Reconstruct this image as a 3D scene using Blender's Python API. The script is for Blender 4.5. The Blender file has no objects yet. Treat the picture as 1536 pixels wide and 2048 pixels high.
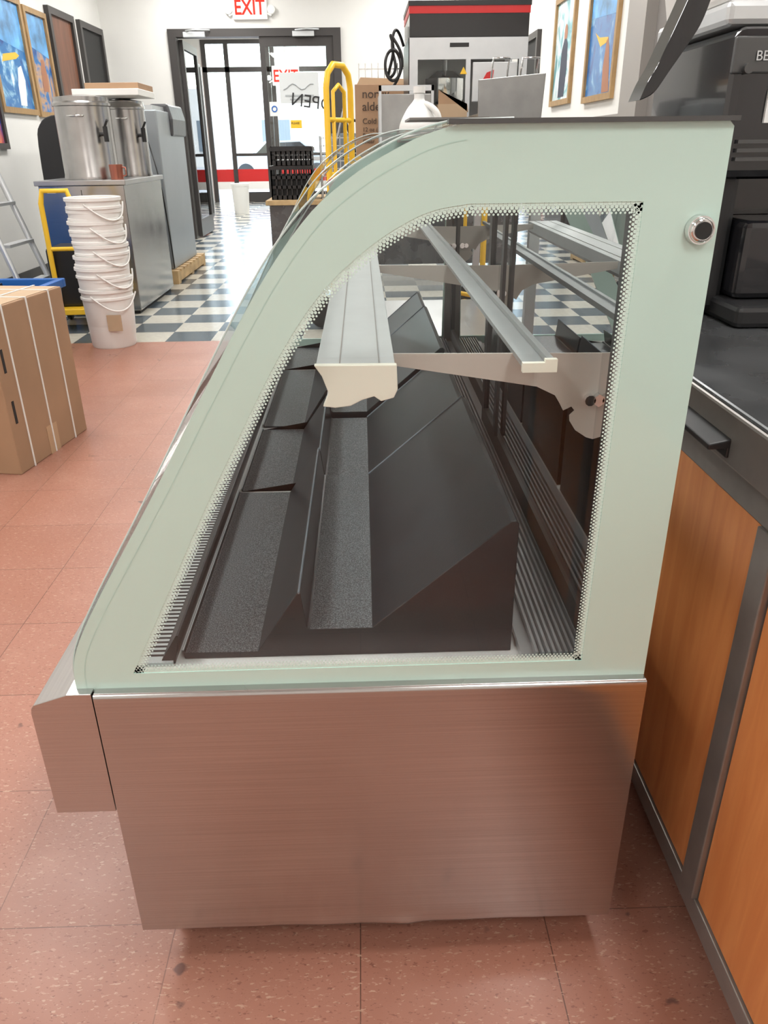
import bpy, math, random
from mathutils import Vector, Matrix
random.seed(3)
S=bpy.context.scene
try:
    S.view_settings.view_transform='Standard'
except Exception as e: print(e)

# ------------------------------------------------------------------ helpers
def link(o,parent=None):
    S.collection.objects.link(o)
    if parent: o.parent=parent
    return o
def root(name,loc=(0,0,0),rz=0):
    e=bpy.data.objects.new(name,None); e.empty_display_size=.05
    e.location=loc; e.rotation_euler=(0,0,math.radians(rz)); link(e); return e
def nodes(m):
    m.use_nodes=True; return m.node_tree.nodes,m.node_tree.links
def pm(name,col,rough=.5,metal=0,var=0,vscale=8,bump=0,bscale=60,coat=0,stretch=None,emit=0,aniso=0,rvar=0,spec=None,bdist=.002):
    m=bpy.data.materials.new(name); n,l=nodes(m); b=n['Principled BSDF']
    b.inputs['Base Color'].default_value=(*col,1); b.inputs['Roughness'].default_value=rough
    b.inputs['Metallic'].default_value=metal
    if coat: b.inputs['Coat Weight'].default_value=coat; b.inputs['Coat Roughness'].default_value=.03
    if spec is not None: b.inputs['Specular IOR Level'].default_value=spec
    if emit:
        b.inputs['Emission Color'].default_value=(*col,1); b.inputs['Emission Strength'].default_value=emit
    if var or bump or rvar:
        tc=n.new('ShaderNodeTexCoord'); mp=n.new('ShaderNodeMapping'); l.new(tc.outputs['Object'],mp.inputs[0])
        if stretch: mp.inputs['Scale'].default_value=stretch
        if var or rvar:
            t=n.new('ShaderNodeTexNoise'); t.inputs['Scale'].default_value=vscale; t.inputs['Detail'].default_value=5
            l.new(mp.outputs[0],t.inputs['Vector'])
            if var:
                r=n.new('ShaderNodeValToRGB'); e=r.color_ramp.elements
                e[0].position=.3; e[1].position=.7
                e[0].color=(*[c*(1-var) for c in col],1); e[1].color=(*[min(1,c*(1+var)) for c in col],1)
                l.new(t.outputs['Fac'],r.inputs[0]); l.new(r.outputs[0],b.inputs['Base Color'])
            if rvar:
                mr=n.new('ShaderNodeMapRange'); mr.inputs[1].default_value=.3; mr.inputs[2].default_value=.7
                mr.inputs[3].default_value=max(0.02,rough-rvar); mr.inputs[4].default_value=rough+rvar
                l.new(t.outputs['Fac'],mr.inputs[0]); l.new(mr.outputs[0],b.inputs['Roughness'])
        if bump:
            t2=n.new('ShaderNodeTexNoise'); t2.inputs['Scale'].default_value=bscale; t2.inputs['Detail'].default_value=3
            l.new(mp.outputs[0],t2.inputs['Vector'])
            bp=n.new('ShaderNodeBump'); bp.inputs['Strength'].default_value=bump; bp.inputs['Distance'].default_value=bdist
            l.new(t2.outputs['Fac'],bp.inputs['Height']); l.new(bp.outputs[0],b.inputs['Normal'])
    return m
def brushed(name,col,rough=.28,blotch=.06,warm=0):
    m=bpy.data.materials.new(name); n,l=nodes(m); b=n['Principled BSDF']; b.inputs['Metallic'].default_value=1
    tc=n.new('ShaderNodeTexCoord')
    a=n.new('ShaderNodeTexNoise'); a.inputs['Scale'].default_value=3; a.inputs['Detail'].default_value=3; l.new(tc.outputs['Object'],a.inputs['Vector'])
    mp=n.new('ShaderNodeMapping'); mp.inputs['Scale'].default_value=(2.5,2.5,500); l.new(tc.outputs['Object'],mp.inputs[0])
    s=n.new('ShaderNodeTexNoise'); s.inputs['Scale'].default_value=1; s.inputs['Detail'].default_value=2; l.new(mp.outputs[0],s.inputs['Vector'])
    r=n.new('ShaderNodeMapRange'); r.inputs[1].default_value=.3; r.inputs[2].default_value=.7; r.inputs[3].default_value=rough-blotch; r.inputs[4].default_value=rough+blotch
    l.new(a.outputs['Fac'],r.inputs[0]); l.new(r.outputs[0],b.inputs['Roughness'])
    cr=n.new('ShaderNodeValToRGB'); e=cr.color_ramp.elements; e[0].position=.3; e[1].position=.7
    e[0].color=(*[c*.91 for c in col],1); e[1].color=(*[min(1,c*1.09) for c in col],1)
    l.new(s.outputs['Fac'],cr.inputs[0]); l.new(cr.outputs[0],b.inputs['Base Color'])
    bp=n.new('ShaderNodeBump'); bp.inputs['Strength'].default_value=.12; bp.inputs['Distance'].default_value=.0002
    l.new(s.outputs['Fac'],bp.inputs['Height']); l.new(bp.outputs[0],b.inputs['Normal'])
    return m
def glassmat(name,tint=(1,1,1),refl=1.0,ior=1.45,rough=0.0):
    m=bpy.data.materials.new(name); n,l=nodes(m); n.clear()
    o=n.new('ShaderNodeOutputMaterial'); mx=n.new('ShaderNodeMixShader'); tr=n.new('ShaderNodeBsdfTransparent')
    gl=n.new('ShaderNodeBsdfGlossy'); fr=n.new('ShaderNodeFresnel'); mu=n.new('ShaderNodeMath'); mu.operation='MULTIPLY'; mu.use_clamp=True
    tr.inputs[0].default_value=(*tint,1); gl.inputs['Roughness'].default_value=rough; fr.inputs[0].default_value=ior
    mu.inputs[1].default_value=refl; l.new(fr.outputs[0],mu.inputs[0]); l.new(mu.outputs[0],mx.inputs[0])
    l.new(tr.outputs[0],mx.inputs[1]); l.new(gl.outputs[0],mx.inputs[2]); l.new(mx.outputs[0],o.inputs[0]); return m
def emat(name,col,st):
    m=bpy.data.materials.new(name); n,l=nodes(m); n.clear()
    o=n.new('ShaderNodeOutputMaterial'); e=n.new('ShaderNodeEmission'); e.inputs[0].default_value=(*col,1); e.inputs[1].default_value=st
    l.new(e.outputs[0],o.inputs[0]); return m
def mesh(name,v,f,mat=None,parent=None,smooth=False,bevel=0,seg=2):
    me=bpy.data.meshes.new(name); me.from_pydata([tuple(p) for p in v],[],f); me.update()
    if mat: me.materials.append(mat)
    if smooth: me.polygons.foreach_set('use_smooth',[True]*len(me.polygons))
    o=bpy.data.objects.new(name,me); link(o,parent)
    if bevel:
        b=o.modifiers.new('bev','BEVEL'); b.width=bevel; b.segments=seg; b.limit_method='ANGLE'; b.angle_limit=math.radians(40)
    return o
BF=[(0,3,2,1),(4,5,6,7),(0,1,5,4),(1,2,6,5),(2,3,7,6),(3,0,4,7)]
def boxes(name,lst,mat,parent=None,bevel=0):
    v=[];f=[]
    for (x0,x1,y0,y1,z0,z1) in lst:
        k=len(v); v+=[(x0,y0,z0),(x1,y0,z0),(x1,y1,z0),(x0,y1,z0),(x0,y0,z1),(x1,y0,z1),(x1,y1,z1),(x0,y1,z1)]
        f+=[tuple(i+k for i in q) for q in BF]
    return mesh(name,v,f,mat,parent,bevel=bevel)
def box(name,x0,x1,y0,y1,z0,z1,mat,parent=None,bevel=0):
    return boxes(name,[(x0,x1,y0,y1,z0,z1)],mat,parent,bevel)
import bmesh
def prism(name,pts,y0,y1,mat,parent=None,bevel=0,axis='Y',smooth=False):
    n=len(pts)
    def P(a,b,c): return (a,c,b) if axis=='Y' else ((c,a,b) if axis=='X' else (a,b,c))
    v=[P(a,b,y0) for a,b in pts]+[P(a,b,y1) for a,b in pts]
    f=[tuple(range(n)),tuple(range(2*n-1,n-1,-1))]+[(i,i+n,(i+1)%n+n,(i+1)%n) for i in range(n)]
    o=mesh(name,v,f,mat,parent,bevel=bevel)
    bm=bmesh.new(); bm.from_mesh(o.data); bmesh.ops.recalc_face_normals(bm,faces=bm.faces); bm.to_mesh(o.data); bm.free()
    return o
def lathe(name,prof,c,mat,parent=None,seg=32,axis='Z'):
    v=[];f=[];m=len(prof)
    for i in range(seg):
        a=2*math.pi*i/seg
        for r,z in prof:
            p=(r*math.cos(a),r*math.sin(a),z)
            if axis=='Y': p=(p[0],p[2],-p[1])
            if axis=='X': p=(p[2],p[0],p[1])
            v.append((c[0]+p[0],c[1]+p[1],c[2]+p[2]))
    for i in range(seg):
        j=(i+1)%seg
        for k in range(m-1): f.append((i*m+k,j*m+k,j*m+k+1,i*m+k+1))
    o=mesh(name,v,f,mat,parent,smooth=True)
    o.modifiers.new('es','EDGE_SPLIT').split_angle=math.radians(35)
    return o
def cyl(name,c,r,h,mat,parent=None,axis='Z',seg=24):
    return lathe(name,[(0.0001,0),(r,0),(r,h),(0.0001,h)],c,mat,parent,seg,axis)
def tube(name,pts,r,mat,parent=None,cyc=False,smooth=False):
    cu=bpy.data.curves.new(name,'CURVE'); cu.dimensions='3D'; cu.bevel_depth=r; cu.bevel_resolution=3; cu.use_fill_caps=True
    s=cu.splines.new('NURBS' if smooth else 'POLY'); s.points.add(len(pts)-1)
    for p,q in zip(s.points,pts): p.co=(*q,1)
    if smooth: s.order_u=3; s.use_endpoint_u=not cyc
    s.use_cyclic_u=cyc
    cu.materials.append(mat); o=bpy.data.objects.new(name,cu); link(o,parent); return o
def text(name,body,loc,size,mat,parent=None,rot=(90,0,0),ext=.0005,align='LEFT',sx=1):
    cu=bpy.data.curves.new(name,'FONT'); cu.body=body; cu.size=size; cu.extrude=ext; cu.align_x=align
    cu.materials.append(mat); o=bpy.data.objects.new(name,cu); o.location=loc
    o.rotation_euler=[math.radians(a) for a in rot]; o.scale=(sx,1,1); link(o,parent); return o
def catmull(P,n=8):
    out=[]
    for i in range(len(P)-1):
        p0=P[max(i-1,0)];p1=P[i];p2=P[i+1];p3=P[min(i+2,len(P)-1)]
        for k in range(n):
            t=k/n
            out.append(tuple(.5*((2*p1[j])+(-p0[j]+p2[j])*t+(2*p0[j]-5*p1[j]+4*p2[j]-p3[j])*t*t+(-p0[j]+3*p1[j]-3*p2[j]+p3[j])*t**3) for j in range(len(p1))))
    out.append(P[-1]); return out

# ------------------------------------------------------------------ materials
M={}
M['wall']=pm('wall_paint',(.76,.75,.72),.6,var=.03,vscale=2)
M['ceil']=pm('ceiling_tile',(.75,.75,.73),.8,bump=.3,bscale=40)
M['steel']=brushed('brushed_steel',(.52,.51,.50),.26)
M['steelh']=brushed('brushed_steel_panel',(.49,.485,.475),.19,.03)
M['steel2']=pm('steel_plain',(.50,.50,.50),.32,1,var=.05,vscale=5)
M['steel3']=pm('steel_worn',(.36,.36,.35),.35,.9,var=.1,vscale=12)
M['chrome']=pm('chrome',(.8,.8,.8),.08,1)
M['alu']=pm('aluminium_anodised',(.62,.64,.65),.38,.7,var=.03,vscale=20)
M['alup']=pm('aluminium_satin',(.56,.59,.59),.4,.1,var=.03,vscale=20)
M['alur']=pm('aluminium_rail',(.36,.38,.38),.35,.3,var=.03,vscale=20)
M['brk']=pm('bracket_enamel',(.60,.57,.52),.35,.2,var=.03,vscale=20)
M['aludark']=pm('aluminium_dark',(.10,.10,.10),.35,.6)
M['greenedge']=pm('glass_edge',(.55,.84,.76),.15,0,coat=.5)
M['seamg']=pm('panel_seam_green',(.44,.64,.57),.3)
M['edgeclr']=pm('glass_edge_clear',(.55,.62,.60),.15,0,coat=.5)
M['dots']=pm('frit_dots',(.68,.85,.78),.3)
M['glass']=glassmat('case_glass',(.93,.95,.95),1.2,1.42)
M['glassf']=glassmat('curved_front_glass',(.96,.98,.97),.75,1.45)
M['glasst']=glassmat('top_glass',(.94,.96,.95),.8,1.45)
M['glassr']=glassmat('sliding_door_glass',(.88,.89,.88),1.7,1.5)
M['glassd']=glassmat('door_glass',(.95,.97,.96),1,1.45)
def speckle(name):
    m=bpy.data.materials.new(name); n,l=nodes(m); b=n['Principled BSDF']
    tc=n.new('ShaderNodeTexCoord'); t=n.new('ShaderNodeTexNoise'); t.inputs['Scale'].default_value=520; t.inputs['Detail'].default_value=2; l.new(tc.outputs['Object'],t.inputs['Vector'])
    r=n.new('ShaderNodeValToRGB'); e=r.color_ramp.elements; e[0].position=.42; e[1].position=.66
    e[0].color=(.034,.040,.043,1); e[1].color=(.17,.185,.195,1)
    l.new(t.outputs['Fac'],r.inputs[0]); l.new(r.outputs[0],b.inputs['Base Color']); b.inputs['Roughness'].default_value=.42
    bp=n.new('ShaderNodeBump'); bp.inputs['Strength'].default_value=.3; bp.inputs['Distance'].default_value=.0004; l.new(t.outputs['Fac'],bp.inputs['Height']); l.new(bp.outputs[0],b.inputs['Normal'])
    return m
M['blk']=speckle('speckled_tread_lit')  # speckle is the tread's own; the lighter grey paints light falling on the tops
M['tray']=pm('black_tray_enamel',(.018,.022,.025),.28,0,bump=.35,bscale=450,bdist=.0004,var=.2,vscale=10)
M['black']=pm('black_plastic',(.015,.015,.016),.35)
M['blackm']=pm('black_matte',(.02,.02,.02),.7)
M['gloss']=pm('black_gloss',(.01,.01,.012),.1,coat=.5)
M['cream']=pm('cream_plastic',(.90,.90,.78),.4)
M['white']=pm('white_plastic',(.80,.79,.76),.4)
M['whitesh']=pm('white_sheet',(.80,.80,.78),.4)
M['red']=pm('red_paint',(.55,.02,.02),.35)
M['redglow']=emat('exit_red',(1,.06,.04),1.3)
M['exitwhite']=pm('exit_housing',(.85,.82,.8),.4,emit=.25)
M['yellow']=pm('yellow_paint',(.85,.52,.03),.4)
M['blue']=pm('blue_plastic',(.02,.13,.45),.4)
M['greyp']=pm('grey_plastic',(.16,.19,.22),.45)
M['card']=pm('cardboard',(.37,.23,.135),.8,var=.08,vscale=4)
M['card2']=pm('cardboard_light',(.45,.32,.205),.8,var=.06,vscale=4)
M['tape']=pm('packing_tape',(.5,.34,.2),.25)
M['woodf']=pm('oak_frame',(.34,.21,.09),.5,var=.2,vscale=10,stretch=(1,6,1))
M['door']=pm('brown_door_wood',(.16,.065,.035),.45,var=.25,vscale=5,stretch=(3,3,.4))
M['dframe']=pm('dark_bronze_frame',(.055,.05,.048),.4,.3)
M['pallet']=pm('pallet_wood',(.50,.34,.17),.7,var=.25,vscale=9)
M['taupe']=pm('taupe_paint',(.30,.28,.26),.5)
M['taupe2']=pm('taupe_dark',(.20,.185,.175),.5)
M['topblk']=pm('dark_steel_counter',(.13,.135,.14),.28,.6,var=.2,vscale=6,rvar=.08)
M['frame']=pm('cabinet_frame_steel',(.30,.28,.26),.36,.55,var=.12,vscale=14)
def frosted():
    m=pm('frosted_glass_paint',(.58,.775,.70),.22,0,coat=.8,var=.02,vscale=3); n,l=nodes(m)
    b=n['Principled BSDF']; o=n['Material Output']; tr=n.new('ShaderNodeBsdfTransparent'); mx=n.new('ShaderNodeMixShader'); mx.inputs[0].default_value=.05
    l.new(b.outputs[0],mx.inputs[1]); l.new(tr.outputs[0],mx.inputs[2]); l.new(mx.outputs[0],o.inputs[0]); return m
M['green']=frosted()

def floor_red():
    m=bpy.data.materials.new('red_vinyl_tile'); n,l=nodes(m); b=n['Principled BSDF']
    tc=n.new('ShaderNodeTexCoord'); mp=n.new('ShaderNodeMapping'); mp.inputs['Location'].default_value=(.028,-.87,0)
    l.new(tc.outputs['Object'],mp.inputs[0])
    br=n.new('ShaderNodeTexBrick'); br.offset=0; br.squash=1
    br.inputs['Scale'].default_value=1; br.inputs['Brick Width'].default_value=.305; br.inputs['Row Height'].default_value=.305
    br.inputs['Mortar Size'].default_value=.0011; br.inputs['Mortar Smooth'].default_value=.3
    br.inputs['Color1'].default_value=(.345,.155,.108,1); br.inputs['Color2'].default_value=(.38,.175,.124,1); br.inputs['Mortar'].default_value=(.11,.05,.035,1)
    l.new(mp.outputs[0],br.inputs[0])
    cur=br.outputs['Color']
    def chips(scale,rot,lo,hi,col,seed,st=2.2,amt=1):
        nonlocal cur
        mq=n.new('ShaderNodeMapping'); mq.inputs['Rotation'].default_value=(0,0,rot); mq.inputs['Scale'].default_value=(1,st,1); mq.inputs['Location'].default_value=(seed,seed*2,0)
        l.new(tc.outputs['Object'],mq.inputs[0])
        t=n.new('ShaderNodeTexNoise'); t.inputs['Scale'].default_value=scale; t.inputs['Detail'].default_value=2.5; t.inputs['Roughness'].default_value=.6
        l.new(mq.outputs[0],t.inputs['Vector'])
        r=n.new('ShaderNodeMapRange'); r.inputs[1].default_value=lo; r.inputs[2].default_value=hi; r.inputs[4].default_value=amt; l.new(t.outputs['Fac'],r.inputs[0])
        mx=n.new('ShaderNodeMix'); mx.data_type='RGBA'; l.new(r.outputs[0],mx.inputs['Factor']); l.new(cur,mx.inputs['A']); mx.inputs['B'].default_value=(*col,1)
        cur=mx.outputs['Result']
    chips(1.1,.0,.45,.75,(.27,.125,.088),5.2,1,.6)
    chips(5,.4,.52,.75,(.42,.22,.16),9.2,1,.5)
    chips(70,.5,.62,.66,(.45,.27,.195),1.3,2.2,.75)
    chips(55,-.7,.63,.66,(.47,.31,.22),4.1,3,.8)
    chips(75,1.4,.63,.67,(.20,.078,.053),7.7,2.2,.75)
    chips(110,.9,.63,.66,(.22,.088,.06),3.7,2.2,.7)
    chips(14,.2,.69,.73,(.12,.06,.05),2.2,1,.85)
    l.new(cur,b.inputs['Base Color'])
    t=n.new('ShaderNodeTexNoise'); t.inputs['Scale'].default_value=3; t.inputs['Detail'].default_value=6; l.new(tc.outputs['Object'],t.inputs['Vector'])
    r=n.new('ShaderNodeMapRange'); r.inputs[3].default_value=.20; r.inputs[4].default_value=.46; l.new(t.outputs['Fac'],r.inputs[0]); l.new(r.outputs[0],b.inputs['Roughness'])
    return m
def floor_check():
    m=bpy.data.materials.new('checker_vinyl_tile'); n,l=nodes(m); b=n['Principled BSDF']
    tc=n.new('ShaderNodeTexCoord'); mp=n.new('ShaderNodeMapping'); mp.inputs['Location'].default_value=(1.333+.305*20,-5.17,.1)
    l.new(tc.outputs['Object'],mp.inputs[0])
    ch=n.new('ShaderNodeTexChecker'); ch.inputs['Scale'].default_value=1/.305
    ch.inputs['Color1'].default_value=(.62,.59,.51,1); ch.inputs['Color2'].default_value=(.09,.115,.135,1)
    l.new(mp.outputs[0],ch.inputs[0])
    t=n.new('ShaderNodeTexNoise'); t.inputs['Scale'].default_value=30; l.new(tc.outputs['Object'],t.inputs['Vector'])
    mx=n.new('ShaderNodeMix'); mx.data_type='RGBA'; mx.blend_type='MULTIPLY'; mx.inputs['Factor'].default_value=.3
    l.new(ch.outputs[0],mx.inputs['A']); l.new(t.outputs['Fac'],mx.inputs['B']); l.new(mx.outputs['Result'],b.inputs['Base Color'])
    b.inputs['Roughness'].default_value=.2
    return m
def woodgrain(name,c1,c2):
    m=bpy.data.materials.new(name); n,l=nodes(m); b=n['Principled BSDF']
    tc=n.new('ShaderNodeTexCoord'); mp=n.new('ShaderNodeMapping'); mp.inputs['Scale'].default_value=(6,6,.7); l.new(tc.outputs['Object'],mp.inputs[0])
    t=n.new('ShaderNodeTexNoise'); t.inputs['Scale'].default_value=6; t.inputs['Detail'].default_value=8; t.inputs['Distortion'].default_value=.8; l.new(mp.outputs[0],t.inputs['Vector'])
    r=n.new('ShaderNodeValToRGB'); r.color_ramp.elements[0].position=.3; r.color_ramp.elements[1].position=.72
    r.color_ramp.elements[0].color=(*c1,1); r.color_ramp.elements[1].color=(*c2,1)
    l.new(t.outputs['Fac'],r.inputs[0]); l.new(r.outputs[0],b.inputs['Base Color']); b.inputs['Roughness'].default_value=.38; return m
M['cherry']=woodgrain('cherry_laminate',(.62,.215,.065),(.74,.30,.10))
def paint(name,cols,scale=3,dist=1.5):
    m=bpy.data.materials.new(name); n,l=nodes(m); b=n['Principled BSDF']
    tc=n.new('ShaderNodeTexCoord'); t=n.new('ShaderNodeTexNoise'); t.inputs['Scale'].default_value=scale; t.inputs['Detail'].default_value=6; t.inputs['Distortion'].default_value=dist
    l.new(tc.outputs['Object'],t.inputs['Vector']); r=n.new('ShaderNodeValToRGB'); cr=r.color_ramp
    k=len(cols)
    cr.elements[0].position=.3; cr.elements[0].color=(*cols[0],1); cr.elements[1].position=.7; cr.elements[1].color=(*cols[-1],1)
    for i in range(1,k-1):
        e=cr.elements.new(.3+.4*i/(k-1)); e.color=(*cols[i],1)
    l.new(t.outputs['Fac'],r.inputs[0]); l.new(r.outputs[0],b.inputs['Base Color']); b.inputs['Roughness'].default_value=.25; return m

# ------------------------------------------------------------------ room shell
XL,XR,YF,YN,ZC=-3.3,2.1,11.7,-3.0,3.3
me=bpy.data.meshes.new('floor')
me.from_pydata([(XL,YN,0),(XR,YN,0),(XR,5.17,0),(XL,5.17,0),(XR,20,0),(-4,20,0),(XL,YF,0),(XR,YF,0),(-4,YF,0)],[],[(0,1,2,3),(3,2,7,6),(8,7,4,5)])
me.materials.append(floor_red()); me.materials.append(floor_check()); me.polygons[1].material_index=1; me.polygons[2].material_index=1
link(bpy.data.objects.new('floor',me))
box('wall_left',XL-.12,XL,YN-.12,YF,0,ZC,M['wall'])
box('wall_right',XR,XR+.12,YN-.12,YF,0,ZC,M['wall'])
box('wall_near',XL,XR,YN-.12,YN,0,ZC,M['wall'])
DX0,DX1,DZ=-2.45,-.22,2.56
boxes('wall_far',[(-4.1,DX0,YF,YF+.12,0,3.6),(DX1,XR+.12,YF,YF+.12,0,3.6),(DX0,DX1,YF,YF+.12,DZ,3.6)],M['wall'])
box('ceiling',XL-.12,XR+.12,YN-.12,YF,ZC,ZC+.1,M['ceil'])
box('wall_vestibule_left',-4.1,-4.0,YF+.12,20,0,3.6,M['wall'])
box('wall_vestibule_right',1.0,1.1,YF+.12,20,0,3.6,M['wall'])
box('ceiling_vestibule',-4.1,1.1,YF,20.1,3.6,3.7,M['ceil'])
boxes('wall_vestibule_far',[(-4.1,-3.5,20,20.12,0,3.6),(-.35,1.1,20,20.12,0,3.6),(-3.5,-.35,20,20.12,3.35,3.6)],M['wall'])
box('baseboard_left',XL,XL+.012,YN,9.6,0,.1,M['black'])
box('baseboard_right',XR-.012,XR,YN,5.15,0,.1,M['black'])
box('trim_wainscot',XR-.02,XR-.001,6.5,10.15,.0,1.38,M['taupe'])

def side_door(name,y0,y1,ztop,leafmat):
    r=root(name,(XL,0,0))
    boxes('frame',[(0,.05,y0,y0+.07,0,ztop),(0,.05,y1-.07,y1,0,ztop),(0,.05,y0+.07,y1-.07,ztop-.07,ztop)],M['dframe'],r)
    box('leaf',.001,.02,y0+.07,y1-.07,0.005,ztop-.07,leafmat,r)
    cyl('knob',(.02,y0+.15,1.0),.03,.05,M['chrome'],r,'X')
    return r
side_door('door_1',9.68,10.5,2.55,M['door'])
side_door('door_2',10.7,11.6,2.55,M['blackm'])
r=root('door_3',(XR,0,0))
boxes('frame',[(-.05,0,10.2,10.27,0,2.35),(-.05,0,11.2,11.27,0,2.35),(-.05,0,10.27,11.2,2.28,2.35)],M['dframe'],r)
box('leaf',-.02,-.001,10.27,11.2,0,2.28,M['blackm'],r)  # black sheet painted as the darkness inside the open doorway
r=root('door_4',(XR,0,0))
boxes('frame',[(-.16,0,6.05,6.45,0,3.2)],M['taupe'],r)
box('leaf',-.08,-.001,5.2,6.05,0,3.2,M['taupe2'],r)

r=root('door_5',(0,YF,0))
boxes('frame',[(DX0,DX0+.1,-.04,.14,0,DZ),(DX1-.1,DX1,-.04,.14,0,DZ),(DX0+.1,DX1-.1,-.04,.14,DZ-.09,DZ)],M['dframe'],r)
mx=-1.28
boxes('closed_leaf',[(mx,mx+.07,-.01,.04,.02,DZ-.09),(DX1-.19,DX1-.1,-.01,.04,.02,DZ-.09),(mx+.07,DX1-.19,-.01,.04,DZ-.2,DZ-.09),(mx+.07,DX1-.19,-.01,.04,.02,.25)],M['dframe'],r)
box('closed_glass',mx+.07,DX1-.19,.012,.02,.25,DZ-.2,M['glassd'],r)
boxes('open_leaf',[(DX0+.1,DX0+.15,.14,.2,.02,DZ-.1),(DX0+.1,DX0+.15,1.05,1.12,.02,DZ-.1),(DX0+.1,DX0+.15,.2,1.05,DZ-.2,DZ-.1),(DX0+.1,DX0+.15,.2,1.05,.02,.25)],M['dframe'],r)
box('open_glass',DX0+.12,DX0+.127,.2,1.05,.25,DZ-.2,M['glassd'],r)
for x in (-2.1,-.7):
    box('closer_body',x-.14,x+.14,-.1,-.04,DZ-.1,DZ-.04,M['alu'],r,.005)
    tube('closer_arm',[(x-.1,-.1,DZ-.03),(x+.05,-.2,DZ-.03),(x+.2,-.06,DZ-.02)],.01,M['alu'],r)
box('push_bar',mx+.1,DX1-.22,-.07,-.04,1.0,1.05,M['alu'],r)
text('open_lettering','OPEN',(-.35,-.03,1.60),.22,M['black'],r,rot=(90,-8,180))
g=pm('sign_grey',(.38,.40,.41),.5)
box('paper_sheet',-1.05,-.53,-.02,-.012,1.70,2.06,pm('sign_sheet',(.62,.64,.64),.5),r)
tube('paper_mark',[(-1.0+.04*i,-.024,1.86+.07*math.sin(i*.5)**2) for i in range(11)],.006,g,r)
boxes('paper_bars',[(-.98,-.6,-.024,-.02,1.78,1.80),(-.92,-.66,-.024,-.02,1.74,1.755)],g,r)
box('caution_sticker',-.93,-.78,-.02,-.016,1.40,1.50,M['yellow'],r); text('caution_word','PLEASE',(-.92,-.022,1.45),.035,M['black'],r)
box('notice_card',-1.2,-1.07,-.02,-.016,1.55,1.72,M['white'],r); lathe('notice_mark',[(.025,0),(.04,0),(.04,.002),(.025,.002)],(-1.135,-.024,1.635),M['blue'],r,20,'Y')

def exit_sign(name,x,y,z,w,h,stem=0):
    r=root(name,(x,y,z))
    box('housing',-w/2,w/2,-.05,0,-h/2,h/2,M['exitwhite'],r,.01)
    if stem: tube('stem',[(0,-.025,h/2),(0,-.025,h/2+stem)],.012,M['white'],r)
    t=text('lettering','EXIT',(0,-.053,-h*.30),h*.86,M['redglow'],r,align='CENTER',ext=.002,sx=.82)
    t.data.offset=h*.015
    for s in (-1,1):
        tube('lamp_arm',[(s*w*.5,-.02,-h*.25),(s*w*.62,-.03,-h*.35)],.015,M['white'],r)
        lathe('lamp_head',[(.001,0),(.05,0),(.055,.04),(.03,.07),(.001,.075)],(s*w*.62,-.05,-h*.1),M['white'],r,20,'Y')
    return r
exit_sign('exit_sign',-1.37,YF-.001,2.79,.44,.27)
exit_sign('exit_sign',-1.60,19.5,2.60,.60,.38,.80)

r=root('window_1',(0,20,0))
fr=[(-3.5,-.35,-.03,.06,3.27,3.35),(-3.5,-.35,-.03,.06,2.72,2.82)]
for x in (-3.5,-3.0,-2.09,-1.98,-.72,-.45): fr.append((x,x+.1,-.03,.06,0,3.27))
fr+=[(-2.9,-2.09,-.03,.06,0,.22),(-1.88,-.72,-.03,.06,0,.22),(-2.9,-2.09,-.06,-.02,1.0,1.06),(-1.88,-.72,-.06,-.02,1.0,1.06)]
boxes('frame',fr,M['dframe'],r)
box('glass',-3.45,-.4,.01,.02,.05,3.3,M['glassd'],r)
boxes('red_band',[(-3.4,-3.0,-.005,.0,.45,.72),(-2.9,-2.09,-.005,0,.45,.72),(-1.88,-.72,-.005,0,.45,.72)],M['red'],r)
boxes('white_band',[(-3.4,-3.0,-.005,.0,.28,.45),(-2.9,-2.09,-.005,0,.28,.45),(-1.88,-.72,-.005,0,.28,.45)],M['white'],r)
box('red_post',-3.78,-3.70,-.2,-.03,0,3.0,M['red'],r)
box('ground',-40,40,20.12,90,-.2,-.02,pm('concrete_ground',(.6,.59,.57),.9,var=.1,vscale=1))
r=root('building_across_street'); box('facade',-30,30,62,64,-.02,5,pm('stucco',(.75,.72,.68),.8,var=.05),r)
boxes('windows',[(x,x+2,61.9,62,1,3) for x in range(-25,25,6)],M['greyp'],r)
r=root('parked_car',(-3.0,33,-.02))
prism('body',[(-2.1,.3),(-2.1,.75),(-1.9,.9),(-1.1,.98),(-.6,1.42),(.8,1.45),(1.5,1.0),(2.1,.9),(2.15,.3)],-.85,.85,pm('car_paint',(.35,.37,.40),.2,.3,coat=1),r,.05)
prism('side_glass',[(-.95,.98),(-.52,1.36),(.74,1.39),(1.25,1.0)],-.87,-.86,M['gloss'],r)
for x in (-1.35,1.35):
    lathe('wheel',[(.001,0),(.2,0),(.32,.02),(.34,.1),(.32,.2),(.001,.2)],(x,-.9,.34),M['black'],r,24,'Y')

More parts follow.
